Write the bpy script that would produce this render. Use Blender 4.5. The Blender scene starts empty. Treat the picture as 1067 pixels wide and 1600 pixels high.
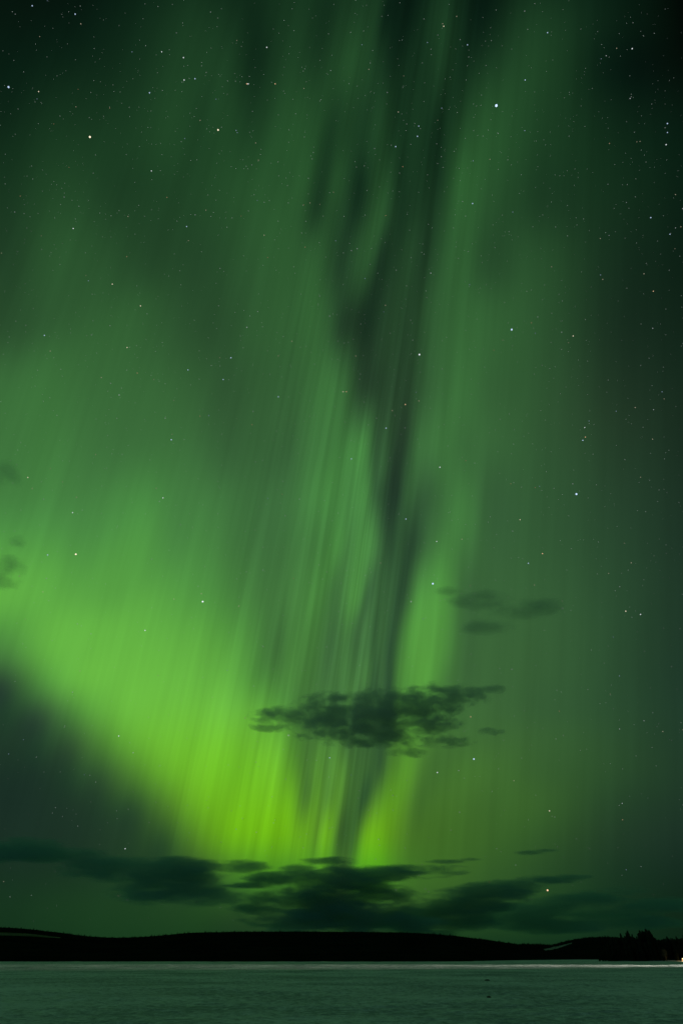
import bpy, bmesh, math, random
import numpy as np
from mathutils import Vector, Matrix, noise as mnoise

random.seed(7)
SC = bpy.context.scene
COL = SC.collection

# ------------------------------------------------------------------ camera
PITCH = math.radians(38.085)          # the lens looks up into the aurora
EYE = 4.0                            # a low bank above the frozen lake
cd = bpy.data.cameras.new("camera")
cd.sensor_fit = 'VERTICAL'; cd.sensor_height = 36.0; cd.lens = 20.0
cd.clip_start = 0.5; cd.clip_end = 250000
cam = bpy.data.objects.new("camera", cd); COL.objects.link(cam)
cam.location = (0, 0, EYE)
cam.rotation_euler = (math.radians(90) + PITCH, 0, 0)
SC.camera = cam
SC.view_settings.view_transform = 'Standard'
SC.view_settings.look = 'None'
SC.view_settings.exposure = 0
SC.view_settings.gamma = 1
SC.cycles.volume_step_rate = 1.0
SC.cycles.volume_max_steps = 128
SC.cycles.volume_bounces = 2
SC.cycles.max_bounces = 6

# measured bearing of a spot of the photograph (1067 x 1600) -> direction in the place
FPX = 1600 * 20.0 / 36.0
CP, SP = math.cos(PITCH), math.sin(PITCH)
def bearing(px, py):
    a, b = (px - 533.5) / FPX, (800 - py) / FPX
    return Vector((a, CP - b * SP, SP + b * CP))       # not normalised
def at_north(px, py, y):                                # the point that bearing meets on the vertical plane y
    d = bearing(px, py); return Vector((d.x / d.y * y, y, EYE + d.z / d.y * y))

# ------------------------------------------------------------------ world: aurora sky
def lin(c):
    c = np.asarray(c, float) / 255.0
    return np.where(c <= 0.04045, c / 12.92, ((np.maximum(c, 0) + 0.055) / 1.055) ** 2.4)

# aurora brightness along lines of equal height, in steps down the sky: (bearing, brightness)
ROWS = [
 (-60, [(0,18),(120,18),(230,32),(320,42),(380,32),(430,48),(520,48),(600,52),(640,24),(690,36),(730,26),(790,22),(850,44),(900,50),(950,16),(1067,7)]),
 (0,   [(0,22),(100,22),(200,34),(310,52),(350,50),(385,34),(430,50),(470,54),(515,46),(545,56),(590,56),(607,30),(646,28),(672,44),(702,42),(725,22),(759,24),(796,42),(850,56),(890,58),(925,44),(955,20),(1067,8)]),
 (100, [(0,30),(100,36),(200,44),(300,62),(350,60),(390,42),(430,56),(462,64),(496,58),(520,66),(545,74),(590,56),(612,42),(650,46),(684,48),(702,38),(725,28),(744,42),(780,64),(815,66),(870,68),(905,42),(950,30),(1067,12)]),
 (200, [(0,40),(90,54),(200,54),(270,64),(310,56),(350,68),(380,58),(420,70),(462,80),(500,70),(517,54),(541,58),(562,50),(597,64),(620,50),(654,52),(680,38),(702,36),(725,58),(751,80),(780,76),(800,60),(830,66),(850,62),(880,46),(950,42),(1067,22)]),
 (300, [(0,54),(100,70),(180,58),(270,56),(330,66),(400,80),(440,82),(474,86),(496,58),(507,58),(526,74),(541,54),(556,36),(571,44),(590,76),(605,72),(622,50),(650,54),(684,52),(706,80),(732,94),(755,86),(772,60),(800,56),(850,64),(900,50),(960,46),(1067,26)]),
 (350, [(0,58),(100,78),(180,66),(260,58),(320,64),(385,80),(430,88),(465,86),(487,62),(511,72),(541,50),(552,42),(571,66),(590,84),(607,66),(622,52),(650,60),(675,56),(700,84),(736,96),(757,80),(780,62),(850,68),(900,52),(960,46),(1067,26)]),
 (400, [(0,62),(90,84),(170,76),(240,62),(310,62),(370,78),(430,90),(477,92),(507,84),(530,54),(545,58),(564,78),(579,80),(596,50),(616,56),(642,68),(663,58),(695,86),(732,94),(755,74),(777,70),(815,80),(850,72),(900,54),(970,46),(1067,26)]),
 (500, [(0,76),(100,90),(200,94),(250,84),(310,74),(370,78),(410,92),(450,94),(489,102),(515,86),(532,64),(560,54),(573,44),(592,52),(620,64),(642,64),(665,82),(702,96),(736,100),(790,88),(850,82),(890,58),(960,48),(1067,30)]),
 (600, [(0,106),(60,112),(150,104),(250,100),(320,90),(370,82),(400,90),(449,94),(490,106),(512,112),(540,102),(561,66),(580,58),(610,60),(640,66),(662,86),(690,100),(711,108),(737,106),(775,90),(850,84),(900,64),(960,54),(1067,36)]),
 (700, [(0,120),(70,126),(170,114),(250,114),(330,100),(370,92),(400,96),(450,94),(480,110),(530,122),(566,124),(577,108),(587,72),(602,80),(613,58),(630,57),(639,74),(650,102),(690,112),(708,118),(720,104),(732,118),(745,112),(775,90),(850,86),(920,68),(1000,56),(1067,40)]),
 (780, [(0,136),(80,138),(150,132),(210,148),(260,130),(330,118),(380,108),(440,104),(470,118),(515,134),(545,128),(574,128),(582,86),(590,104),(599,62),(624,58),(632,92),(645,90),(659,84),(685,106),(712,116),(727,124),(748,96),(850,86),(930,70),(1000,60),(1067,44)]),
 (850, [(0,160),(75,158),(150,148),(208,166),(250,140),(310,134),(370,116),(430,108),(467,118),(500,126),(527,138),(548,120),(562,134),(584,112),(598,84),(608,60),(619,82),(640,70),(659,92),(681,120),(714,130),(727,104),(760,96),(850,88),(930,74),(1000,62),(1067,46)]),
 (930, [(0,184),(70,178),(150,168),(215,168),(280,156),(350,138),(400,122),(430,116),(460,122),(503,136),(520,106),(545,128),(561,134),(575,86),(587,94),(603,80),(611,84),(630,66),(645,132),(665,148),(702,148),(718,106),(760,98),(850,92),(930,78),(1000,64),(1067,50)]),
 (1000,[(0,134),(40,168),(100,184),(180,186),(250,178),(320,168),(390,142),(437,112),(460,128),(497,124),(516,98),(541,114),(556,92),(566,114),(580,86),(598,91),(614,67),(630,136),(655,156),(692,146),(712,108),(760,100),(850,94),(930,80),(1000,66),(1067,50)]),
 (1060,[(0,78),(40,112),(90,160),(150,186),(230,192),(300,186),(370,166),(420,134),(462,128),(500,112),(520,102),(539,122),(551,84),(563,130),(577,92),(588,80),(599,88),(611,72),(623,132),(659,156),(685,142),(701,108),(760,100),(850,94),(890,98),(930,80),(1000,66),(1067,50)]),
 (1100,[(0,62),(50,80),(100,124),(150,168),(220,194),(300,196),(370,186),(420,160),(460,128),(500,114),(525,108),(545,112),(570,90),(608,78),(625,134),(655,148),(688,122),(715,108),(760,102),(850,92),(895,94),(930,80),(1000,68),(1067,52)]),
 (1150,[(0,52),(60,62),(110,90),(160,136),(220,182),(290,198),(360,200),(420,184),(455,144),(490,114),(515,122),(535,106),(560,92),(600,78),(612,114),(640,142),(678,118),(706,108),(800,100),(880,90),(1000,68),(1067,52)]),
 (1200,[(0,46),(70,50),(130,74),(190,116),(240,160),(300,194),(370,204),(430,190),(465,142),(485,114),(503,140),(518,112),(535,132),(550,96),(575,88),(593,80),(610,134),(638,148),(663,114),(690,110),(720,112),(800,100),(880,88),(1000,68),(1067,52)]),
 (1250,[(0,42),(100,48),(170,66),(230,102),(290,160),(350,194),(410,200),(455,182),(482,114),(500,150),(515,114),(530,134),(545,94),(570,84),(585,120),(610,158),(635,136),(655,110),(690,112),(760,102),(850,94),(920,76),(1000,62),(1067,48)]),
 (1300,[(0,43),(100,46),(190,60),(250,84),(300,130),(350,178),(420,192),(470,168),(488,134),(505,162),(520,140),(532,98),(555,88),(566,150),(590,172),(620,140),(645,114),(690,108),(760,98),(850,86),(920,68),(1000,56),(1067,44)]),
 (1340,[(0,44),(100,47),(200,58),(260,70),(310,102),(360,144),(420,162),(470,150),(500,146),(520,136),(532,104),(552,100),(562,166),(590,172),(620,132),(650,112),(700,104),(760,92),(850,76),(920,62),(1000,52),(1067,42)]),
 (1400,[(0,52),(100,58),(200,62),(260,66),(320,76),(400,96),(480,106),(560,108),(620,106),(700,98),(760,86),(850,72),(920,58),(1000,50),(1067,40)]),
 (1450,[(0,50),(100,58),(200,62),(300,64),(400,64),(500,66),(600,64),(700,62),(850,56),(950,48),(1067,38)]),
 (1500,[(0,48),(200,56),(400,56),(600,54),(800,50),(950,44),(1067,36)]),
]
RG = [(250,([0,30,60,85,120],[0,9,27,41,58])), (650,([0,40,60,100,140,185],[0,22,36,55,72,98])),
      (1100,([0,45,75,100,150,200],[0,24,42,59,84,116])), (1300,([0,45,75,90,130,190],[0,25,42,51,80,116])), (1450,([0,45,60,100],[0,17,25,58]))]
BG = [(250,([0,30,60,85,120],[0,19,34,45,57])), (800,([0,40,60,100,140,185],[0,31,42,57,68,74])),
      (1100,([0,45,75,100,185,200],[0,37,48,55,66,58])), (1300,([0,45,75,90,130,190],[0,37,40,40,37,22])), (1450,([0,45,60,100],[0,26,30,38]))]
def by_height(tab, y, g):
    ys = [t[0] for t in tab]; vals = np.array([np.interp(g, *t[1]) for t in tab])
    if y <= ys[0]: return vals[0]
    if y >= ys[-1]: return vals[-1]
    k = max(i for i in range(len(ys)) if ys[i] <= y); f = (y - ys[k]) / (ys[k+1] - ys[k])
    return vals[k] * (1 - f) + vals[k+1] * f

VX, VY, REF = 1000.0, -2200.0, 800.0                 # the magnetic zenith the rays climb towards (behind the viewer)
U0, U1 = -420.0, 1150.0
def ray_u(x, y): return VX + (x - VX) * (REF - VY) / (y - VY)
def u_x(u, y): return VX + (u - VX) * (y - VY) / (REF - VY)
UG = np.linspace(U0, U1, 400)
def smooth_interp(xq, xs, vs):                        # monotone cubic
    xs = np.array(xs, float); vs = np.array(vs, float)
    h = np.diff(xs); s = np.diff(vs) / h
    m = np.zeros_like(vs); m[1:-1] = np.where(s[1:] * s[:-1] > 0, 2 * s[1:] * s[:-1] / (s[1:] + s[:-1] + 1e-9), 0)
    xq = np.clip(xq, xs[0], xs[-1]); k = np.clip(np.searchsorted(xs, xq) - 1, 0, len(xs) - 2)
    t = (xq - xs[k]) / h[k]
    return (vs[k]*(1+2*t)*(1-t)**2 + h[k]*m[k]*t*(1-t)**2 + vs[k+1]*t*t*(3-2*t) + h[k]*m[k+1]*t*t*(t-1))
RY = np.array([r[0] for r in ROWS], float)
RT = np.array([smooth_interp(u_x(UG, r[0]), *zip(*r[1])) for r in ROWS])
XX = np.array([u_x(UG, r[0]) for r in ROWS]); YY = RY[:, None]
def hump(v, a, b, c, d): return np.clip((v - a) / (b - a), 0, 1) * np.clip((d - v) / (d - c), 0, 1)
RT = RT + 7 * hump(YY, 420, 520, 720, 800) * np.exp(-((XX - 600) / 32.0)**2)          # softer rift
RT = RT + 8 * hump(YY, 780, 850, 1250, 1320) * np.exp(-((XX - (604 - np.maximum(YY - 1050, 0) * 0.18)) / 24.0)**2)
RT = RT + 18 * hump(YY, -100, 0, 220, 330) * np.exp(-((XX - 712) / 34.0)**2)
RT = RT + 6 * hump(YY, 500, 700, 1300, 1400) * np.clip((XX - 900) / 140, 0, 1)
RT = RT + 5 * hump(YY, 980, 1100, 1300, 1400) * np.clip((230 - XX) / 120, 0, 1)
RT = np.where(RT > 168, 168 + (RT - 168) * 0.72, RT)
RT = RT + 9 * hump(YY, 120, 220, 380, 460) * np.exp(-((XX - 550) / 40.0)**2)
RT = RT + 8 * hump(YY, 60, 250, 420, 560) * np.exp(-((XX - 270) / 90.0)**2)
RT = RT + 6 * hump(YY, 60, 200, 500, 700) * np.clip((XX - 880) / 120, 0, 1)
RT = RT - 8 * hump(YY, 600, 780, 900, 1000) * np.clip((340 - XX) / 120, 0, 1)       # brightness on (row, ray)
def bright_row(y):
    y = min(max(y, RY[0]), RY[-1])
    return np.array([smooth_interp(np.array([y]), RY, RT[:, j])[0] for j in range(len(UG))])

QN = 34; Q0 = math.radians(-2.0); Q1 = math.radians(84.0); DQ = (Q1 - Q0) / (QN - 1)
T = np.zeros((QN, len(UG), 3))
rowy = []
for i in range(QN):
    q = Q0 + i * DQ
    y = 800 - FPX * math.tan(q - PITCH); rowy.append(y)
    g = bright_row(y); yc = min(max(y, -60), 1500)
    T[i] = np.stack([lin(by_height(RG, yc, g)), lin(g), lin(by_height(BG, yc, g))], -1)
A = np.zeros((QN, QN))                                # so that the smooth blend passes through the rows
for i in range(QN):
    A[i, i] = 4/6
    for j in (i-1, i+1): A[i, min(max(j, 0), QN-1)] += 1/6
Cc = np.maximum(np.linalg.solve(A, T.reshape(QN, -1)).reshape(T.shape), 0.0003)

W = bpy.data.worlds.new("World"); SC.world = W; W.use_nodes = True
NT = W.node_tree; NT.nodes.clear()
class E:                                              # small algebra over shader sockets
    tree = NT
    def __init__(s, sock): s.s = sock
    @staticmethod
    def math(op, *a, clamp=False):
        n = E.tree.nodes.new('ShaderNodeMath'); n.operation = op; n.use_clamp = clamp
        for k, v in enumerate(a):
            if isinstance(v, E): E.tree.links.new(v.s, n.inputs[k])
            else: n.inputs[k].default_value = v
        return E(n.outputs[0])
    def __add__(s, o): return E.math('ADD', s, o)
    __radd__ = __add__
    def __sub__(s, o): return E.math('SUBTRACT', s, o)
    def __rsub__(s, o): return E.math('SUBTRACT', o, s)
    def __mul__(s, o): return E.math('MULTIPLY', s, o)
    __rmul__ = __mul__
    def __truediv__(s, o): return E.math('DIVIDE', s, o)
    def abs(s): return E.math('ABSOLUTE', s)
    def clamp(s): return E.math('ADD', s, 0.0, clamp=True)
    def smooth(s, a, b, lo=0.0, hi=1.0):
        n = E.tree.nodes.new('ShaderNodeMapRange'); n.interpolation_type = 'SMOOTHSTEP'
        E.tree.links.new(s.s, n.inputs[0])
        n.inputs[1].default_value = a; n.inputs[2].default_value = b; n.inputs[3].default_value = lo; n.inputs[4].default_value = hi
        return E(n.outputs[0])
def node(kind, **kw):
    n = E.tree.nodes.new(kind)
    for k, v in kw.items(): setattr(n, k, v)
    return n
def vdot(sock, v):
    n = node('ShaderNodeVectorMath', operation='DOT_PRODUCT'); E.tree.links.new(sock, n.inputs[0]); n.inputs[1].default_value = v
    return E(n.outputs['Value'])
def comb(x, y, z):
    n = node('ShaderNodeCombineXYZ')
    for k, v in enumerate((x, y, z)):
        if isinstance(v, E): E.tree.links.new(v.s, n.inputs[k])
        else: n.inputs[k].default_value = v
    return n.outputs[0]
def fnoise(vec, scale, detail=2, rough=0.5, dims='3D'):
    n = node('ShaderNodeTexNoise', noise_dimensions=dims); E.tree.links.new(vec, n.inputs['Vector'])
    n.inputs['Scale'].default_value = scale; n.inputs['Detail'].default_value = detail; n.inputs['Roughness'].default_value = rough
    return E(n.outputs['Fac'])

tc = node('ShaderNodeTexCoord'); D = tc.outputs['Generated']
dx, dy, dz = vdot(D, (1,0,0)), vdot(D, (0,1,0)), vdot(D, (0,0,1))
q = E.math('ARCTAN2', dz, dy)                                       # how far up from the north horizon
# ray longitude about the magnetic zenith
M = bearing(VX, VY)
P1 = bearing(VX, 800) ; P2 = bearing(VX + 400, 800)
# planes through M: u = VX + 400 * (d.n1)/(d.n2) with n1 normal of the plane (M,P1), n2 chosen so the ratio is 1 at P2
n1 = M.cross(P1)
e2 = M.cross(P1 - P2)                                               # plane parallel to the rows through M
k = (P2.dot(n1)) / (P2.dot(e2))
uu = VX + 400.0 * (vdot(D, n1) / (vdot(D, e2 * k)))
pos = ((uu - U0) * (1.0 / (U1 - U0))).clamp()
qi = (q - Q0) * (1.0 / DQ)
qi = E.math('MINIMUM', E.math('MAXIMUM', qi, 0.0), QN - 1.0)

def ramp(stops):
    n = node('ShaderNodeValToRGB'); r = n.color_ramp; r.interpolation = 'CARDINAL'
    while len(r.elements) > 1: r.elements.remove(r.elements[0])
    r.elements[0].position = stops[0][0]; r.elements[0].color = (*stops[0][1], 1)
    for p, c in stops[1:]:
        e = r.elements.new(p); e.color = (*c, 1)
    E.tree.links.new(pos.s, n.inputs[0]); return n.outputs[0]
XS = [-40,20,75,125,175,225,270,315,355,395,430,455,475,493,510,527,543,557,571,584,597,610,623,637,652,670,692,720,760,830,930,1067]
def bspline(t):                                       # cubic kernel, t = |distance| in rows
    a = E.math('MAXIMUM', 2.0 - t, 0.0); b = E.math('MAXIMUM', 1.0 - t, 0.0)
    return a*a*a*(1/6) - b*b*b*(4/6)
total = None
for i in range(QN):
    yy = min(max(rowy[i], -400), 1520)
    us = np.array([ray_u(x, yy) for x in XS]); ps = np.clip((us - U0) / (U1 - U0), 0, 1)
    st = [(float(p), tuple(float(np.interp(u, UG, Cc[i, :, c])) for c in range(3))) for p, u in zip(ps, us)]
    w = bspline((qi - float(i)).abs())
    if i in (0, QN - 1): w = w + bspline((qi - float(i - 1 if i == 0 else i + 1)).abs())
    n = node('ShaderNodeVectorMath', operation='SCALE'); NT.links.new(ramp(st), n.inputs[0]); NT.links.new(w.s, n.inputs['Scale'])
    if total is None: total = n.outputs[0]
    else:
        a = node('ShaderNodeVectorMath', operation='ADD'); NT.links.new(total, a.inputs[0]); NT.links.new(n.outputs[0], a.inputs[1]); total = a.outputs[0]
# fine rays: noise that is long along the field lines, strongest in the middle curtain
fine = fnoise(comb(uu * 0.030, q * 2.2, 0.0), 1.0, 2, 0.55)
finer = fnoise(comb(uu * 0.10, q * 2.4, 7.0), 1.0, 2, 0.6)
broad = fnoise(comb(uu * 0.012, q * 3.5, 3.0), 1.0, 2, 0.5)
mid = (((uu - 540.0) * (1/250.0)).abs()).smooth(0.0, 1.0, 1.0, 0.24)
low = q.smooth(math.radians(3), math.radians(9))
amp = mid * low
ray = fnoise(comb(uu * 0.055, q * 1.3, 11.0), 1.0, 3, 0.6)
hi = q.smooth(math.radians(22), math.radians(46), 0.42, 0.20)
strand = fnoise(comb(uu * 0.15, q * 1.6, 21.0), 1.0, 2, 0.5)
rift = (((uu - 590.0) * (1/75.0)).abs()).smooth(0.15, 1.0, 1.0, 0.0) * q.smooth(math.radians(40), math.radians(62), 1.0, 0.25) * low
mod = 1.0 + rift * (strand - 0.42) * 0.95 + amp * ((fine - 0.5) * 0.72 + (ray - 0.5) * 0.62 + (finer - 0.5) * hi) + (broad - 0.5) * 0.16
sc = node('ShaderNodeVectorMath', operation='SCALE'); NT.links.new(total, sc.inputs[0]); NT.links.new(mod.s, sc.inputs['Scale'])
# overhead and behind: dim green glow
back = q.smooth(math.radians(82), math.radians(100))
mx = node('ShaderNodeMix', data_type='RGBA'); NT.links.new(back.s, mx.inputs[0]); NT.links.new(sc.outputs[0], mx.inputs[6])
mx.inputs[7].default_value = (0.012, 0.036, 0.024, 1)
bgn = node('ShaderNodeBackground'); NT.links.new(mx.outputs[2], bgn.inputs[0]); bgn.inputs[1].default_value = 1.0
wo = node('ShaderNodeOutputWorld'); NT.links.new(bgn.outputs[0], wo.inputs[0])

# a very dim moon behind the viewer gives the snow its neutral part
sl = bpy.data.lights.new("moon", 'SUN'); sl.energy = 0.095; sl.angle = math.radians(4); sl.color = (0.36, 0.82, 1.0)
so = bpy.data.objects.new("moon", sl); COL.objects.link(so); so.rotation_euler = (math.radians(66), 0, math.radians(-62))

# ------------------------------------------------------------------ helpers
def new_mat(name):
    m = bpy.data.materials.new(name); m.use_nodes = True; E.tree = m.node_tree
    return m, m.node_tree, m.node_tree.nodes['Principled BSDF']
def mesh_obj(name, verts, faces, mat, parent=None, smooth=False, mats=None):
    me = bpy.data.meshes.new(name); me.from_pydata(verts, [], faces); me.update()
    if smooth: me.polygons.foreach_set('use_smooth', [True] * len(me.polygons))
    me.materials.append(mat)
    o = bpy.data.objects.new(name, me); COL.objects.link(o)
    if parent: o.parent = parent
    return o
def tag(o, label=None, cat=None, group=None, kind=None):
    if label: o['label'] = label
    if cat: o['category'] = cat
    if group: o['group'] = group
    if kind: o['kind'] = kind
    return o
def empty(name, loc):
    o = bpy.data.objects.new(name, None); COL.objects.link(o); o.location = loc; o.empty_display_size = 0.5; return o
def n3(x, y, z=0.0): return mnoise.noise(Vector((x, y, z)))
def fbm(x, y, z=0.0, o=4):
    s, a, f = 0.0, 1.0, 1.0
    for _ in range(o): s += a * n3(x*f, y*f, z); a *= 0.5; f *= 2.03
    return s

# materials
def snow_material():
    m, t, b = new_mat("snow")
    g = node('ShaderNodeNewGeometry'); P = g.outputs['Position']
    a = fnoise(P, 0.03, 4, 0.6); c = fnoise(P, 0.9, 6, 0.8)
    mixc = node('ShaderNodeMix', data_type='RGBA'); t.links.new((a*0.4 + c*0.6).smooth(0.40, 0.58).s, mixc.inputs[0])
    mixc.inputs[6].default_value = (0.28, 0.34, 0.38, 1); mixc.inputs[7].default_value = (0.82, 0.86, 0.89, 1)
    t.links.new(mixc.outputs[2], b.inputs['Base Color'])
    b.inputs['Roughness'].default_value = 0.75; b.inputs['Specular IOR Level'].default_value = 0.15
    mp = node('ShaderNodeMapping'); t.links.new(P, mp.inputs['Vector']); mp.inputs['Scale'].default_value = (0.5, 1.0, 1.0)
    h = fnoise(mp.outputs[0], 0.8, 5, 0.65) * 0.5 + fnoise(mp.outputs[0], 0.16, 4, 0.6) * 1.2
    bp = node('ShaderNodeBump'); t.links.new(h.s, bp.inputs['Height']); bp.inputs['Strength'].default_value = 1.0; bp.inputs['Distance'].default_value = 0.5
    t.links.new(bp.outputs[0], b.inputs['Normal'])
    return m
def plain(name, c1, c2, scale, rough=0.9, spec=0.1):
    m, t, b = new_mat(name)
    tcx = node('ShaderNodeTexCoord'); f = fnoise(tcx.outputs['Object'], scale, 4, 0.6)
    mixc = node('ShaderNodeMix', data_type='RGBA'); t.links.new(f.smooth(0.3, 0.7).s, mixc.inputs[0])
    mixc.inputs[6].default_value = (*c1, 1); mixc.inputs[7].default_value = (*c2, 1)
    t.links.new(mixc.outputs[2], b.inputs['Base Color']); b.inputs['Roughness'].default_value = rough
    b.inputs['Specular IOR Level'].default_value = spec
    return m
def glow(name, col, strength):
    m = bpy.data.materials.new(name); m.use_nodes = True; t = m.node_tree; t.nodes.clear()
    e = t.nodes.new('ShaderNodeEmission'); e.inputs[0].default_value = (*col, 1); e.inputs[1].default_value = strength
    o = t.nodes.new('ShaderNodeOutputMaterial'); t.links.new(e.outputs[0], o.inputs[0]); return m
SNOW = snow_material()
FOREST = plain("forest", (0.007, 0.009, 0.008), (0.014, 0.017, 0.013), 0.01, 0.9, 0.0)
BRUSHY = plain('brushy_snow', (0.10, 0.12, 0.12), (0.42, 0.45, 0.46), 0.02)
DUSTED = plain('dusted_forest', (0.008, 0.010, 0.010), (0.07, 0.08, 0.08), 0.012)
NEEDLE = plain("spruce_needles", (0.020, 0.030, 0.018), (0.05, 0.06, 0.035), 0.4, 0.9, 0.0)
BARK = plain("bark", (0.05, 0.035, 0.025), (0.10, 0.075, 0.055), 2.0)
BIRCH = plain("birch_bark", (0.16, 0.10, 0.06), (0.30, 0.21, 0.13), 1.5)
WOODW = plain("painted_boards", (0.30, 0.20, 0.12), (0.38, 0.26, 0.16), 0.8)
DARKM = plain("dark_metal", (0.03, 0.03, 0.03), (0.06, 0.06, 0.06), 3.0, 0.5)

# ------------------------------------------------------------------ frozen lake
def shore_y(x):                                      # north shore distance
    return 965.0
def snow_height(x, y):
    h = 0.22 * fbm(x*0.05, y*0.08, 1.0, 4) + 0.13 * fbm(x*0.30, y*0.5, 5.0, 3)
    band = math.exp(-((y - 360 - 10*n3(x*0.012, 3.0)) / 13.0)**2) * 0.8 + math.exp(-((y - 425 - 14*n3(x*0.01, 9.0)) / 34.0)**2) * 0.9 + 0.35*math.exp(-((y - 500) / 60.0)**2)
    if band > 0.01:
        h += band * (0.55 + 0.45 * fbm(x*0.05, y*0.06, 2.0, 3) + 0.14 * n3(x*0.35, y*0.3, 8.0))
    return h
ys = []
y = 30.0
while y < 330: ys.append(y); y *= 1.006
while y < 560: ys.append(y); y += 2.2
while y < 1200: ys.append(y); y *= 1.03
ys += [1400, 1800, 2500, 4000, 7000, 12000, 20000]
NXC = 360
verts, faces = [], []
for j, y in enumerate(ys):
    for i in range(NXC + 1):
        t = i / NXC * 2 - 1; x = t * (y * 0.75 + 25)
        z = snow_height(x, y) if y < 1200 else 0.0
        verts.append((x, y, z))
for j in range(len(ys) - 1):
    for i in range(NXC):
        a = j * (NXC + 1) + i; faces.append((a, a+1, a+NXC+2, a+NXC+1))
tag(mesh_obj("snow_lake", verts, faces, SNOW, smooth=True), kind='structure')
# the rest of the ground, out to the horizon all round
verts = [(-60000,-60000,-0.6),(60000,-60000,-0.6),(60000,60000,-0.6),(-60000,60000,-0.6)]
tag(mesh_obj("ground", verts, [(0,1,2,3)], SNOW), kind='structure')

# ------------------------------------------------------------------ hills
def ridge_mesh(name, prof, dist, base_y, base_dist, mat, steps=260, rows=26, x0=None, x1=None, bump=2.0):
    """hill whose skyline stands at the measured bearings, rising from its shore to the ridge and falling behind"""
    pxs = np.linspace(prof[0][0], prof[-1][0], steps)
    pys = np.interp(pxs, [p[0] for p in prof], [p[1] for p in prof])
    pys = np.convolve(np.pad(pys, 4, mode='edge'), np.ones(9)/9, 'valid')
    V, F = [], []
    for i in range(steps):
        R = at_north(pxs[i], pys[i], dist)
        for j in range(rows):
            f = j / (rows - 1) * 1.25
            yv = base_dist(pxs[i]) + (dist - base_dist(pxs[i])) * f
            k = math.sin(min(f, 1.0) * math.pi / 2) ** 1.1 if f <= 1 else 1.0 - (f - 1) * 1.8
            xv = R.x / dist * yv
            z = -1 + (R.z + 1) * k + bump * fbm(xv*0.006, yv*0.006, 4.0) * math.sin(min(f, 1.0) * math.pi)
            V.append((xv, yv, z))
    for i in range(steps - 1):
        for j in range(rows - 1):
            a = i * rows + j; F.append((a, a + rows, a + rows + 1, a + 1))
    o = tag(mesh_obj(name, V, F, mat, smooth=True), kind='structure')
    return o, V, steps, rows
HILL_L = [(-700,1470),(-400,1462),(-150,1456),(0,1453.5),(50,1457),(100,1462.5),(150,1468.5),(200,1469),(260,1465),(300,1461.5),(360,1460.5),(450,1460),(560,1460.5),(640,1461.5),(700,1465),(760,1471),(800,1476),(850,1484),(900,1494),(930,1499)]
def base_l(px): return 965.0 if px < 720 else 965.0 + (px - 720) * 6.0
hill_l = ridge_mesh("forested_hill", HILL_L, 3600.0, 0, base_l, FOREST)
HILL_B = [(700,1486),(760,1479),(800,1476.2),(830,1475.2),(865,1477.5),(900,1482),(960,1488),(1100,1490)]
hill_b = ridge_mesh("distant_hill", HILL_B, 6500.0, 0, lambda p: 4800.0, FOREST, steps=120)
HILL_R = [(790,1497),(820,1490),(845,1483),(862,1477.5),(875,1474),(890,1470.5),(910,1467),(930,1465.8),(960,1466),(985,1467.5),(1005,1470),(1025,1472),(1067,1476),(1200,1472),(1500,1462),(1900,1470)]
hill_r = ridge_mesh("right_hill", HILL_R, 4200.0, 0, lambda p: 2100.0, FOREST)

# forest on the hills: one uncountable mass of small spruces
def forest(name, hills, count):
    V, F = [], []
    for (o, HV, st, rw), n in zip(hills, count):
        HV = np.array(HV).reshape(st, rw, 3)
        top = int((rw - 1) / 1.25)
        for _ in range(n):
            a = random.random() * (st - 1.001); b = (1 - random.random() ** 2.2) * top * 1.02
            i, j = int(a), min(int(b), rw - 2); p = HV[i, j] * (1 - (a - i)) + HV[i+1, j] * (a - i)
            p2 = HV[i, j+1] * (1 - (a - i)) + HV[i+1, j+1] * (a - i); p = p * (1 - (b - j)) + p2 * (b - j)
            s = p[1] / 3600.0
            d = Vector((p[0], p[1], p[2] - EYE)); fd = d.dot(Vector((0, CP, SP)))
            tx, ty = 533.5 + FPX * d.x / fd, 800 - FPX * d.dot(Vector((0, -SP, CP))) / fd
            if o.name == "right_hill" and 790 < tx < 896 and np.interp(tx, [795,847,893],[1492.6,1483,1472.6]) < ty < np.interp(tx, [795,838,848,893],[1496,1495,1487.5,1475.5]): continue
            h = random.uniform(3.0, 6.5) * s * (1.6 if random.random() < 0.1 else 1.0); r = h * random.uniform(0.22, 0.34)
            k = len(V); a0 = random.random() * 6.28
            for m in range(5): V.append((p[0] + r*math.cos(a0 + m*1.2566), p[1] + r*math.sin(a0 + m*1.2566), p[2] - 0.6))
            V.append((p[0] + random.uniform(-.3,.3), p[1], p[2] + h))
            for m in range(5): F.append((k+m, k+(m+1) % 5, k+5))
    return tag(mesh_obj(name, V, F, FOREST), 'dark distant spruce forest covering the low hills across the lake', 'forest', kind='stuff')
forest("distant_forest", [hill_l, hill_b, hill_r], [9000, 1500, 5000])

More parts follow.
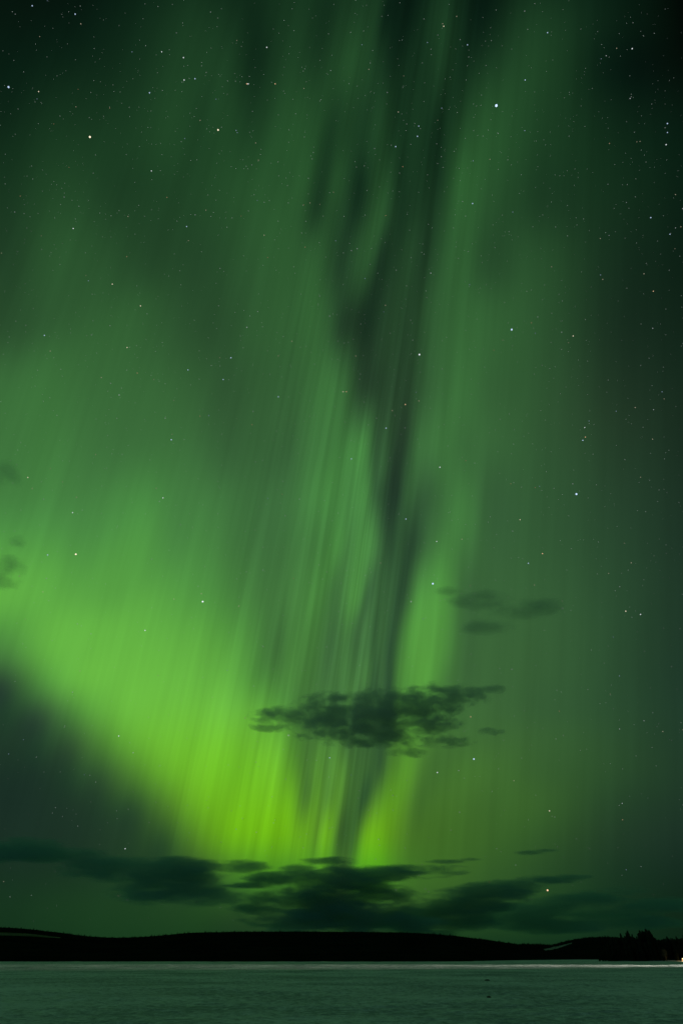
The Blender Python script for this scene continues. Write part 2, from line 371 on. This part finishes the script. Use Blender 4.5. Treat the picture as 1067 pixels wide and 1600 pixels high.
# snow covered clearings on the right hill: sheets laid on the slope
def hill_point(hill, px, py):                        # where a measured bearing meets the slope
    HV = np.array(hill[1]).reshape(hill[2], hill[3], 3)
    d = bearing(px, py); d = d / d.y
    best = None
    ang = HV[:, :, 0] / HV[:, :, 1]
    fi = float(np.interp(d.x, ang[:, 10], np.arange(len(ang)))); i = min(int(fi), len(ang) - 2)
    col = HV[i] * (1 - fi + i) + HV[i+1] * (fi - i); tz = (col[:, 2] - EYE) / col[:, 1]
    top = int((hill[3]-1)/1.25)
    y = np.interp(d.z, tz[:top+1], col[:top+1, 1])
    return Vector((d.x * y, y, EYE + d.z * y))
def sheet(name, hill, up, dn, mat, n=40):
    V, F = [], []
    x0, x1 = up[0][0], up[-1][0]
    for i in range(n):
        px = x0 + (x1 - x0) * i / (n - 1)
        yu = np.interp(px, *zip(*up)) + 0.5 * n3(px*0.35, 1.3); yd = np.interp(px, *zip(*dn)) + 0.5 * n3(px*0.4, 7.7)
        for j in range(5):
            p = hill_point(hill, px, yu + (yd - yu) * j / 4)
            s = 1.0 - 22.0 / p.y
            V.append((p.x * s, p.y * s, EYE + (p.z - EYE) * s))
    for i in range(n - 1):
        for j in range(4):
            a = i * 5 + j; F.append((a, a+5, a+6, a+1))
    return tag(mesh_obj(name, V, F, mat, smooth=True), kind='structure')
sheet("snow_clearing", hill_r, [(847,1483.2),(870,1478.6),(893,1473)], [(847,1486.5),(870,1482),(893,1474.2)], BRUSHY)
sheet("snow_field", hill_r, [(795,1494),(815,1489.6),(832,1487),(848,1484)], [(795,1494.6),(815,1493.4),(837,1493.2),(848,1486)], BRUSHY)

sheet("snowy_top", hill_l, [(-20,1455.5),(45,1458.8),(95,1464.5)], [(-20,1461),(45,1463),(95,1466)], DUSTED)

# ------------------------------------------------------------------ wooded point on the right
def point_h(x, y):
    d = math.hypot((x - 600) / 330.0, (y - 1150) / 105.0)
    k = max(0.0, 1 - d)
    return -0.8 + 5.0 * k ** 0.8 + (0.7 * fbm(x*0.03, y*0.03, 6.0) if k > 0 else 0)
V, F = [], []
NX, NY = 120, 40
for j in range(NY + 1):
    for i in range(NX + 1):
        x = 250 + i * 720 / NX; y = 1035 + j * 235 / NY
        V.append((x, y, point_h(x, y)))
for j in range(NY):
    for i in range(NX):
        a = j * (NX + 1) + i; F.append((a, a+1, a+NX+2, a+NX+1))
tag(mesh_obj("wooded_point_ground", V, F, SNOW, smooth=True), kind='structure')

def spruce_meshes(seed, slim):
    r = random.Random(seed); H = 10.0
    V, F = [], []
    z = 0.6
    while z < H * 0.985:
        f = z / H; R = (1 - f) ** 0.6 * 2.1 * slim * r.uniform(0.7, 1.2) + 0.22
        for m in range(15):
            if r.random() < 0.14: continue
            a = r.random() * 6.283; L = R * r.uniform(0.55, 1.15); w = 0.26 + 0.30 * L
            droop = L * r.uniform(0.15, 0.5)
            ca, sa = math.cos(a), math.sin(a)
            k = len(V)
            V += [(0.05*ca, 0.05*sa, z + 0.22), (L*0.55*ca - w*sa, L*0.55*sa + w*ca, z - droop*0.4), (L*ca, L*sa, z - droop), (L*0.55*ca + w*sa, L*0.55*sa - w*ca, z - droop*0.4), (L*0.5*ca, L*0.5*sa, z - droop*0.4 - 0.35)]
            F += [(k, k+1, k+2), (k, k+2, k+3), (k, k+4, k+2)]
        z += 0.26 * r.uniform(0.7, 1.25)
    k = len(V)
    V += [(0.06, 0, H*0.93), (-0.04, 0.05, H*0.93), (-0.04, -0.05, H*0.93), (0, 0, H*1.02)]; F += [(k, k+1, k+3), (k+1, k+2, k+3), (k+2, k, k+3)]
    TV, TF = tube([(0,0,-1.2),(0.02,0,3),(0,0.02,7),(0,0,9.6)], [0.20,0.16,0.09,0.02], 7)
    return (V, F), (TV, TF)
def tube(pts, rad, n=6):
    V, F = [], []
    for i, (p, r) in enumerate(zip(pts, rad)):
        p = Vector(p); d = (Vector(pts[min(i+1, len(pts)-1)]) - Vector(pts[max(i-1, 0)])).normalized()
        u = d.orthogonal().normalized(); v = d.cross(u)
        for m in range(n):
            a = m * 2 * math.pi / n; V.append(tuple(p + u * (r*math.cos(a)) + v * (r*math.sin(a))))
    for i in range(len(pts) - 1):
        for m in range(n):
            F.append((i*n+m, i*n+(m+1) % n, (i+1)*n+(m+1) % n, (i+1)*n+m))
    F.append(tuple(range(n-1, -1, -1))); F.append(tuple((len(pts)-1)*n + m for m in range(n)))
    return V, F
PROTO = []
for s in range(5):
    (cv, cf), (tv, tf) = spruce_meshes(20 + s, [0.75, 0.9, 1.05, 0.65, 1.2][s])
    root = empty("spruce_tree", (0, 0, 0))
    c = mesh_obj("crown", cv, cf, NEEDLE, root); t = mesh_obj("trunk", tv, tf, BARK, root)
    PROTO.append([root, False])
TREE_GROUP = 'spruces on the wooded point'
def spruce(px, py, dist, kind, label, zr=None):
    """tree whose tip stands at the measured bearing"""
    top = at_north(px, py, dist); base = point_h(top.x, dist)
    h = max(top.z - base, 2.0)
    root, used = PROTO[kind]
    if used:
        r = root.copy(); COL.objects.link(r)
        for ch in list(root.children):
            c = ch.copy(); COL.objects.link(c); c.parent = r
        root = r
    PROTO[kind][1] = True
    root.location = (top.x, dist, base); s = h / 10.0
    wdt = min(max(s, 1.0), 1.9) if s < 1.9 else s * 0.92
    root.scale = (wdt, wdt, s); root.rotation_euler = (0, 0, random.random() * 6.28)
    return tag(root, label, 'tree', TREE_GROUP)
spruce(1007, 1450.0, 1120, 3, 'tallest spruce, the sharp spire in the middle of the right shore clump')
spruce(998, 1453.3, 1125, 0, 'second tallest spruce, the narrow spire just left of the tallest one')
spruce(1012.5, 1452.5, 1135, 2, 'broad spruce pressed against the right side of the tallest spire')
spruce(979, 1453.8, 1120, 1, 'tall spruce standing alone above the hill line left of the clump')
spruce(968, 1457.5, 1110, 3, 'thin lone spruce with bare gaps left of the tall lone spruce')
spruce(986.5, 1459.5, 1115, 0, 'short pointed spruce between the tall lone spruce and the clump')
spruce(1040.5, 1462.5, 1120, 2, 'bushy topped spruce behind the lamplit bare birch')
spruce(1066, 1461, 1110, 1, 'spruce cut by the right edge of the photo above the lit hut')
BACK = 'dark spruce blending into the black tree line on the point'
for px, py in [(937,1492),(939.5,1487),(942,1483),(945,1479),(948,1473),(951,1468),(954,1466),(957.5,1463.5),(961,1466),(964,1464),(972,1465),(975,1462),(982,1463),(990,1464),(993.5,1463),(995.5,1459),(1001,1456.5),(1003.5,1455.5),(1010,1454),(1015,1457),(1018,1461),(1021,1464),(1023,1466),(1026,1468),(1030,1469),(1033,1467),(1036,1465.5),(1044,1466),(1047,1465),(1051,1467),(1055,1463.5),(1058.5,1466.5),(1062,1465),(997,1457),(1000,1455.5),(1002,1453.5),(1005,1454),(1006,1456),(1009,1453),(1010.5,1456),(1013,1455),(1014.5,1454.5),(1016.5,1458),(977,1457.5),(980.5,1457),(1017,1459),(1019,1462.5),(953,1466),(959,1464.5),(985,1463),(988,1464.5),(969,1461.5),(1024,1468),(1028,1467),(1032,1468),(1035,1467),(1038.5,1466),(1042.5,1466.5),(1046,1467),(1049.5,1466),(1053,1466.5),(1057,1466),(1060.5,1467),(1064,1466)]:
    spruce(px, py + random.uniform(-.6, .6), 1085 + random.uniform(0, 45), random.randrange(5), BACK)
for px in range(936, 1068, 4):                       # front rank of small spruces closing the edge of the wood
    if 1030 < px < 1052: continue
    py = np.interp(px, [936, 950, 975, 1010, 1025, 1067], [1494, 1482, 1475, 1470, 1477, 1478]) + random.uniform(-2, 5)
    spruce(px + random.uniform(-1.5, 1.5), py, 1072 + random.uniform(0, 14), random.choice((1, 2, 4)), 'small dark spruce in the low front rank at the shore of the point')

# bare birch lit by the hut lamp
def bare_birch(px, dist, h):
    b = at_north(px, 1498, dist); z0 = point_h(b.x, dist)
    root = empty("bare_birch", (b.x, dist, z0)); tag(root, 'bare branched birch lit warm brown by the hut lamp', 'tree')
    r = random.Random(3)
    TV, TF = [], []
    def add(VF, acc):
        k = len(acc[0]); acc[0].extend(VF[0]); acc[1].extend([tuple(i + k for i in f) for f in VF[1]])
    tr = ([], []); cr = ([], [])
    for lean in (-0.10, 0.05, 0.16):
        pts = [(lean*2, 0, -0.8), (lean*4, 0.1, h*0.3), (lean*9, 0.0, h*0.55), (lean*14, 0.1, h*0.8)]
        add(tube(pts, [0.30, 0.24, 0.16, 0.05], 7), tr)
        for m in range(34):
            f = r.uniform(0.25, 1.0); i = min(int(f*3), 2); g = f*3 - i
            p = Vector(pts[i]).lerp(Vector(pts[i+1]), g); a = r.random()*6.28; L = h * r.uniform(0.14, 0.34) * (1.25 - f*0.6)
            e = p + Vector((math.cos(a)*L*0.8, math.sin(a)*L*0.8, L*r.uniform(0.25, 0.8)))
            mdl = p.lerp(e, 0.5) + Vector((0, 0, L*0.1))
            add(tube([p, mdl, e], [0.10, 0.06, 0.02], 4), cr)
            for q2 in range(4):
                s = p.lerp(e, r.uniform(0.4, 1)); e2 = s + Vector((r.uniform(-1, 1), r.uniform(-1, 1), r.uniform(-0.2, 1))) * L * 0.35
                add(tube([s, e2], [0.05, 0.015], 3), cr)
    mesh_obj("trunk", *tr, BIRCH, root); mesh_obj("crown", *cr, BIRCH, root)
    return root
bare_birch(1040, 1066, 17)

# little hut with its lamp at the right edge
hb = at_north(1068, 1499.5, 1062); hz = point_h(hb.x, 1062)
hut = empty("hut", (hb.x, 1062, hz)); tag(hut, 'tiny hut with a warm lit wall at the right edge of the shore', 'hut')
def box(x0, x1, y0, y1, z0, z1):
    V = [(x, y, z) for x in (x0, x1) for y in (y0, y1) for z in (z0, z1)]
    return V, [(0,1,3,2),(4,6,7,5),(0,4,5,1),(2,3,7,6),(0,2,6,4),(1,5,7,3)]
mesh_obj("wall", *box(-2.2, 2.2, -1.5, 1.5, -1.0, 2.2), WOODW, hut)
mesh_obj("roof", [(-2.6,-1.9,2.1),(2.6,-1.9,2.1),(2.6,1.9,2.1),(-2.6,1.9,2.1),(-2.6,0,3.2),(2.6,0,3.2),(-2.6,-1.9,2.3),(2.6,-1.9,2.3),(2.6,1.9,2.3),(-2.6,1.9,2.3),(-2.6,0,3.45),(2.6,0,3.45)],
         [(0,1,5,4),(3,4,5,2),(6,10,11,7),(9,8,11,10),(0,6,7,1),(3,2,8,9),(0,4,10,6),(4,3,9,10),(1,7,11,5),(5,11,8,2)], SNOW, hut)
bulb_bm = bmesh.new(); bmesh.ops.create_uvsphere(bulb_bm, u_segments=12, v_segments=8, radius=0.28)
me = bpy.data.meshes.new("lamp"); bulb_bm.to_mesh(me); bulb_bm.free(); me.materials.append(glow("lamp_glow", (1.0, 0.75, 0.4), 1.5))
lampo = bpy.data.objects.new("lamp", me); COL.objects.link(lampo); lampo.parent = hut; lampo.location = (-1.6, -1.95, 1.7)
pl = bpy.data.lights.new("hut_light", 'POINT'); pl.energy = 2000; pl.color = (1.0, 0.62, 0.28); pl.shadow_soft_size = 0.35
po = bpy.data.objects.new("hut_light", pl); COL.objects.link(po); po.location = (hb.x - 3.2, 1062 - 2.6, hz + 2.6)

# floodlight out of frame on the right bank, raking over the rough ice
fx, fy = 400.0, 415.0
fl = empty("floodlight", (fx, fy, 0)); tag(fl, 'floodlight on a pole at the right bank lighting the rough snow', 'lamp')
mesh_obj("pole", *tube([(0,0,-1),(0,0,15),(0,0,30.2)], [0.10,0.08,0.07], 8), DARKM, fl)
mesh_obj("lamp_head", *box(-0.05, 0.35, -0.3, 0.3, 29.7, 30.2), DARKM, fl)
sp = bpy.data.lights.new("floodlight_beam", 'SPOT'); sp.energy = 6.5e6; sp.color = (1.0, 0.93, 0.76); sp.spot_size = math.radians(38); sp.spot_blend = 0.9; sp.shadow_soft_size = 0.3
sob = bpy.data.objects.new("floodlight_beam", sp); COL.objects.link(sob); sob.location = (fx - 0.6, fy, 29.5)
sob.rotation_euler = (Vector((-250, 440, 0)) - Vector((fx, fy, 29.5))).to_track_quat('-Z', 'Y').to_euler()

# dark lumps on the ice
def lump(name, px, py, w, hgt, label):
    d = bearing(px, py); k = -EYE / d.z; x, y = d.x * k, d.y * k
    bm = bmesh.new(); bmesh.ops.create_icosphere(bm, subdivisions=3, radius=1.0)
    for v in bm.verts:
        n = 1 + 0.35 * fbm(v.co.x*1.3 + px, v.co.y*1.3, v.co.z*1.3, 3)
        v.co = Vector((v.co.x*w*n, v.co.y*w*0.6*n, max(v.co.z, -0.4)*hgt*n))
    me = bpy.data.meshes.new(name); bm.to_mesh(me); bm.free(); me.materials.append(BARK)
    o = bpy.data.objects.new(name, me); COL.objects.link(o); o.location = (x, y, snow_height(x, y) + hgt*0.3)
    return tag(o, label, 'lump')
lump("dark_lump", 761, 1532, 0.55, 0.16, 'flat dark lump lying on the snow nearer the bright strip')
lump("dark_lump", 763.5, 1559, 0.26, 0.12, 'small dark lump on the snow, the nearer of the two')

# ------------------------------------------------------------------ clouds (volumes)
def cloud(label, dist, puffs, tau, colour, nscale=0.035, namp=1.5, edge=0.55, stretch=2.2, depth=1.0, seed=0):
    """puffs: (bearing x, height y, half width, half height) as measured; built at its distance with real depth"""
    P = []
    for (cx, cy, rx, ry) in puffs:
        c = at_north(cx, cy, dist); e = at_north(cx + rx, cy, dist); f = at_north(cx, cy - ry, dist)
        P.append((c, e.x - c.x, f.z - c.z))
    cen = sum((p[0] for p in P), Vector()) / len(P)
    unit = dist / FPX / CP                              # metres per measured step here
    rnd = random.Random(seed)
    L = []
    for c, a, b in P:
        dy = max(b * 1.6, a * 0.45) * depth
        off = rnd.uniform(-0.3, 0.3) * dy
        L.append(((c.x-cen.x)/unit, off/unit, (c.z-cen.z)/unit, a/unit, dy/unit, b/unit))
    bm = bmesh.new()
    for (x, y, z, a, d, b) in L:
        m = Matrix.Translation((x, y, z)) @ Matrix.Diagonal((a*1.27, d*1.27, b*1.27, 1))
        bmesh.ops.create_icosphere(bm, subdivisions=3, radius=1.0, matrix=m)
    me = bpy.data.meshes.new("cloud"); bm.to_mesh(me); bm.free()
    o = bpy.data.objects.new("cloud", me); COL.objects.link(o)
    md = o.modifiers.new("r", 'REMESH'); md.mode = 'VOXEL'; md.voxel_size = max(1.2, min(l[5] for l in L) * 0.35)
    dg = bpy.context.evaluated_depsgraph_get()
    m2 = bpy.data.meshes.new_from_object(o.evaluated_get(dg)); o.modifiers.clear(); o.data = m2; m2.name = "cloud"
    o.location = cen; o.scale = (unit, unit, unit)
    mat = bpy.data.materials.new("cloud_vapour"); mat.use_nodes = True; t = mat.node_tree; t.nodes.clear(); E.tree = t
    tcx = node('ShaderNodeTexCoord'); ob = tcx.outputs['Object']
    mp = node('ShaderNodeMapping'); t.links.new(ob, mp.inputs['Vector']); mp.inputs['Scale'].default_value = (1/stretch, 1/stretch, 1); mp.inputs['Location'].default_value = (seed*37.1, seed*11.3, seed*5.7)
    field = None
    for (x, y, z, a, d, b) in L:
        n = node('ShaderNodeMapping', vector_type='POINT'); t.links.new(ob, n.inputs['Vector'])
        n.inputs['Location'].default_value = (-x/a, -y/d, -z/b); n.inputs['Scale'].default_value = (1/a, 1/d, 1/b)
        ln = node('ShaderNodeVectorMath', operation='LENGTH'); t.links.new(n.outputs[0], ln.inputs[0])
        v = 1.0 - E(ln.outputs['Value'])
        field = v if field is None else E.math('SMOOTH_MAX', field, v, 0.25)
    nz = fnoise(mp.outputs[0], nscale, 6, 0.66)
    dens = (field + (nz - 0.5) * namp).smooth(-0.12, -0.12 + edge)
    inside = field.smooth(-0.25, -0.02)
    dep = float(np.mean([l[4] for l in L])) * 2 * unit
    dens = dens * inside * (tau / dep)
    pv = node('ShaderNodeVolumePrincipled'); pv.inputs['Color'].default_value = (*colour, 1); pv.inputs['Anisotropy'].default_value = 0.2
    t.links.new(dens.s, pv.inputs['Density'])
    out = node('ShaderNodeOutputMaterial'); t.links.new(pv.outputs[0], out.inputs['Volume'])
    o.data.materials.clear(); o.data.materials.append(mat)
    return tag(o, label, 'cloud', 'dark clouds in the aurora sky')
TEAL = (0.30, 0.56, 0.58); DIM = (0.88, 0.94, 0.86)
cloud('ragged dark cloud drifting across the aurora in mid sky, largest of the upper clouds', 6500,
      [(455,1120,60,13),(430,1112,30,8),(525,1112,70,28),(585,1118,62,34),(560,1140,95,22),(640,1110,46,28),(680,1094,50,24),(725,1086,44,16),(765,1078,22,8),(655,1130,65,20),(430,1135,42,6),(690,1158,50,9),(640,1176,36,6),(720,1158,22,8),(765,1145,24,7),(600,1150,72,18)], 3.0, DIM, 0.10, 5.6, 0.9, 2.4, seed=1)
cloud('faint smudge of cloud right of centre above the ragged cloud', 7000,
      [(848,945,34,13),(810,952,50,11),(770,947,40,13),(728,943,40,10),(760,978,50,12),(790,951,34,11),(750,944,34,10),(828,948,32,11),(755,930,36,8),(700,924,28,7)], 1.4, DIM, 0.06, 2.2, 1.0, 2.8, seed=2)
cloud('small faint wisp touching the left edge, the upper of two', 7000, [(8,736,26,12),(-15,742,30,14),(24,748,10,10)], 0.8, DIM, 0.05, 2.4, 1.0, 1.6, seed=3)
cloud('small ragged wisp at the left edge over the bright green arc', 7000, [(5,910,28,11),(-15,905,30,18),(20,885,22,12),(30,850,16,8)], 1.0, DIM, 0.07, 3.4, 1.0, 1.4, seed=4)
cloud('long dark cloud bank low on the left reaching the green glow', 15000,
      [(30,1330,110,19),(-60,1330,120,22),(100,1334,70,17),(140,1346,70,16),(180,1358,90,20),(250,1362,110,21),(310,1356,80,16),(360,1356,60,10),(375,1346,40,6),(395,1357,28,6),(280,1394,105,21),(340,1396,60,15)], 3.0, TEAL, 0.085, 3.4, 0.75, 5.0, seed=5)
cloud('large dark cloud bank low in the centre beneath the bright glow', 15500,
      [(512,1346,44,8),(465,1358,36,9),(440,1374,60,13),(490,1376,60,20),(545,1374,70,22),(590,1372,70,19),(640,1364,70,16),(690,1359,48,10),(715,1362,24,6),(580,1394,70,24),(520,1404,90,28),(450,1408,70,17),(400,1420,60,13),(395,1383,45,5),(540,1432,110,30),(610,1428,60,24),(470,1440,90,22),(640,1444,60,20)], 3.5, TEAL, 0.085, 3.6, 0.75, 5.0, seed=6)
cloud('slanting dark cloud bank low to the right of centre', 16500,
      [(665,1436,70,26),(700,1420,70,24),(735,1408,70,22),(775,1396,62,19),(815,1384,56,13),(855,1376,50,8),(890,1371,34,5),(640,1450,70,16),(760,1408,45,17),(720,1440,60,16)], 3.4, TEAL, 0.085, 3.0, 0.75, 5.0, seed=7)
cloud('faint low cloud streaks under the orange star on the far right', 17500,
      [(790,1436,70,18),(830,1424,75,17),(880,1413,80,15),(930,1403,70,13),(975,1394,50,9),(850,1444,100,15),(950,1430,100,15),(1040,1416,80,14),(1000,1440,90,12)], 2.7, TEAL, 0.085, 2.8, 0.75, 5.0, seed=8)
cloud('thin wisp of cloud just above the centre bank', 15000, [(700,1346,40,3.6),(735,1343,24,3)], 1.6, TEAL, 0.09, 2.0, 0.8, 4.0, seed=9)
cloud('thin short wisp of cloud high over the slanting bank', 15000, [(828,1332,28,4.5),(850,1329,22,3)], 1.5, TEAL, 0.09, 2.0, 0.8, 4.0, seed=10)

# ------------------------------------------------------------------ stars
SD = 60000.0
def star_mesh(col, s):
    bm = bmesh.new(); bmesh.ops.create_icosphere(bm, subdivisions=1, radius=1.0)
    me = bpy.data.meshes.new("star"); bm.to_mesh(me); bm.free(); me.materials.append(glow("star_light", col, s)); return me
BLUE, WARM, WHITE, ORNG = (0.55,0.72,1.0), (1.0,0.86,0.62), (0.9,0.97,1.0), (1.0,0.6,0.35)
MESHES = {}
def star(px, py, size, col, s, label):
    key = (col, round(s, 1))
    if key not in MESHES: MESHES[key] = star_mesh(col, round(s, 1))
    o = bpy.data.objects.new("star", MESHES[key]); COL.objects.link(o)
    d = bearing(px, py).normalized(); o.location = d * SD + Vector((0, 0, EYE))
    cosang = d.dot(Vector((0, CP, SP)))
    r = size * 0.5 / FPX * SD * cosang
    o.scale = (r, r, r)
    return tag(o, label, 'star', 'stars in the aurora sky')
KNOWN = [
 (775,165,4.0,BLUE,1.6,'brightest star, blue white, high in the right half of the sky'),
 (900,772,3.2,BLUE,1.3,'bright blue white star alone in the dim sky on the right'),
 (676,912,3.0,BLUE,1.3,'bright blue star beside the dark lane above the faint smudge cloud'),
 (799,515,3.0,BLUE,1.1,'blue star alone in the right half between the two bright stars'),
 (855,1391,2.6,ORNG,1.5,'orange star low above the far right cloud streaks'),
 (141,214,3.2,WARM,1.3,'bright pale yellow star in the upper left sky'),
 (14,136,3.0,BLUE,1.0,'blue star close to the left edge near the top'),
 (341,203,2.6,WARM,1.2,'yellow white star high in the upper left middle'),
 (119,866,2.8,WARM,1.3,'pinkish star on the bright arc at the left, right of a blue one'),
 (740,1186,2.6,BLUE,1.1,'blue star just below the right end of the ragged cloud'),
 (317,940,2.8,WHITE,1.2,'white star on the upper fringe of the green arc'),
 (655,554,2.6,WHITE,1.1,'white star right of the dark lane in mid sky'),
]
for k in KNOWN: star(*k)
MED = 'small clear star among the fainter ones in the green sky'
for px, py, c in [(237,267,0),(855,51,1),(820,125,1),(687,730,0),(913,668,0),(910,688,1),(549,717,1),(294,578,1),(349,593,1),(176,444,2),(255,778,0),(75,867,1),(227,985,0),(186,1150,0),(451,1149,0),(515,1184,1),(683,1207,0),(858,1267,2),(603,669,1),(738,318,1),(618,229,1),(654,197,1),(652,213,1),(693,41,2),(730,70,1),(1042,193,1),(1042,207,1),(1040,226,0),(268,687,1),(361,559,1),(196,1326,0),(977,955,2),(642,940,0),(682,846,0),(536,612,2),(541,612,3),(895,525,2),(1020,455,3),(51,9,1),(118,22,1),(253,81,0),(288,125,0),(287,90,0),(435,620,1),(44,746,2),(61,143,2),(914,683,3),(114,801,0),(1016,340,1),(1046,366,1),(987,76,0),(305,123,1),(234,145,1),(388,131,0),(386,131,3),(417,74,0),(430,131,3),(735,1120,3),(1000,960,0),(292,354,1),(115,357,0),(220,478,2),(70,524,1),(199,543,2),(633,632,3),(812,812,2),(847,865,3),(825,880,1),(634,811,1)]:
    star(px, py, 1.65 + random.uniform(-.2, .3), (WHITE, BLUE, WARM, ORNG)[c], 0.75, MED)
for _ in range(300 - len(KNOWN) - 67):
    px, py = random.uniform(0, 1067), random.uniform(0, 1400) ** 1.0
    if random.random() < (py / 1400) ** 1.5 * 0.6: py *= random.uniform(0.2, 0.8)
    star(px, py, random.uniform(1.1, 1.5), random.choice((WHITE, BLUE, WARM, WARM, ORNG, WHITE)), random.choice((0.22, 0.3, 0.42)), 'faint pinpoint star scattered in the green sky')
V, F = [], []
for _ in range(3600):
    px, py = random.uniform(-60, 1127), random.uniform(-60, 1440)
    if random.random() < (py / 1440) * 0.6: py *= random.uniform(0.1, 0.8)
    d = bearing(px, py).normalized(); c = d * (SD + 2000) + Vector((0, 0, EYE))
    r = (random.random() ** 2 * 0.65 + 0.42) * 0.5 / FPX * SD * d.dot(Vector((0, CP, SP)))
    k = len(V)
    for v in ((1,0,0),(-1,0,0),(0,1,0),(0,-1,0),(0,0,1),(0,0,-1)): V.append(tuple(c + Vector(v) * r))
    F += [(k+a, k+b, k+cc) for a, b, cc in ((0,2,4),(2,1,4),(1,3,4),(3,0,4),(2,0,5),(1,2,5),(3,1,5),(0,3,5))]
tag(mesh_obj("faint_stars", V, F, glow("faint_star_light", (0.85, 0.95, 0.9), 0.42)), 'countless faintest stars dusting the whole aurora sky', 'stars', kind='stuff')
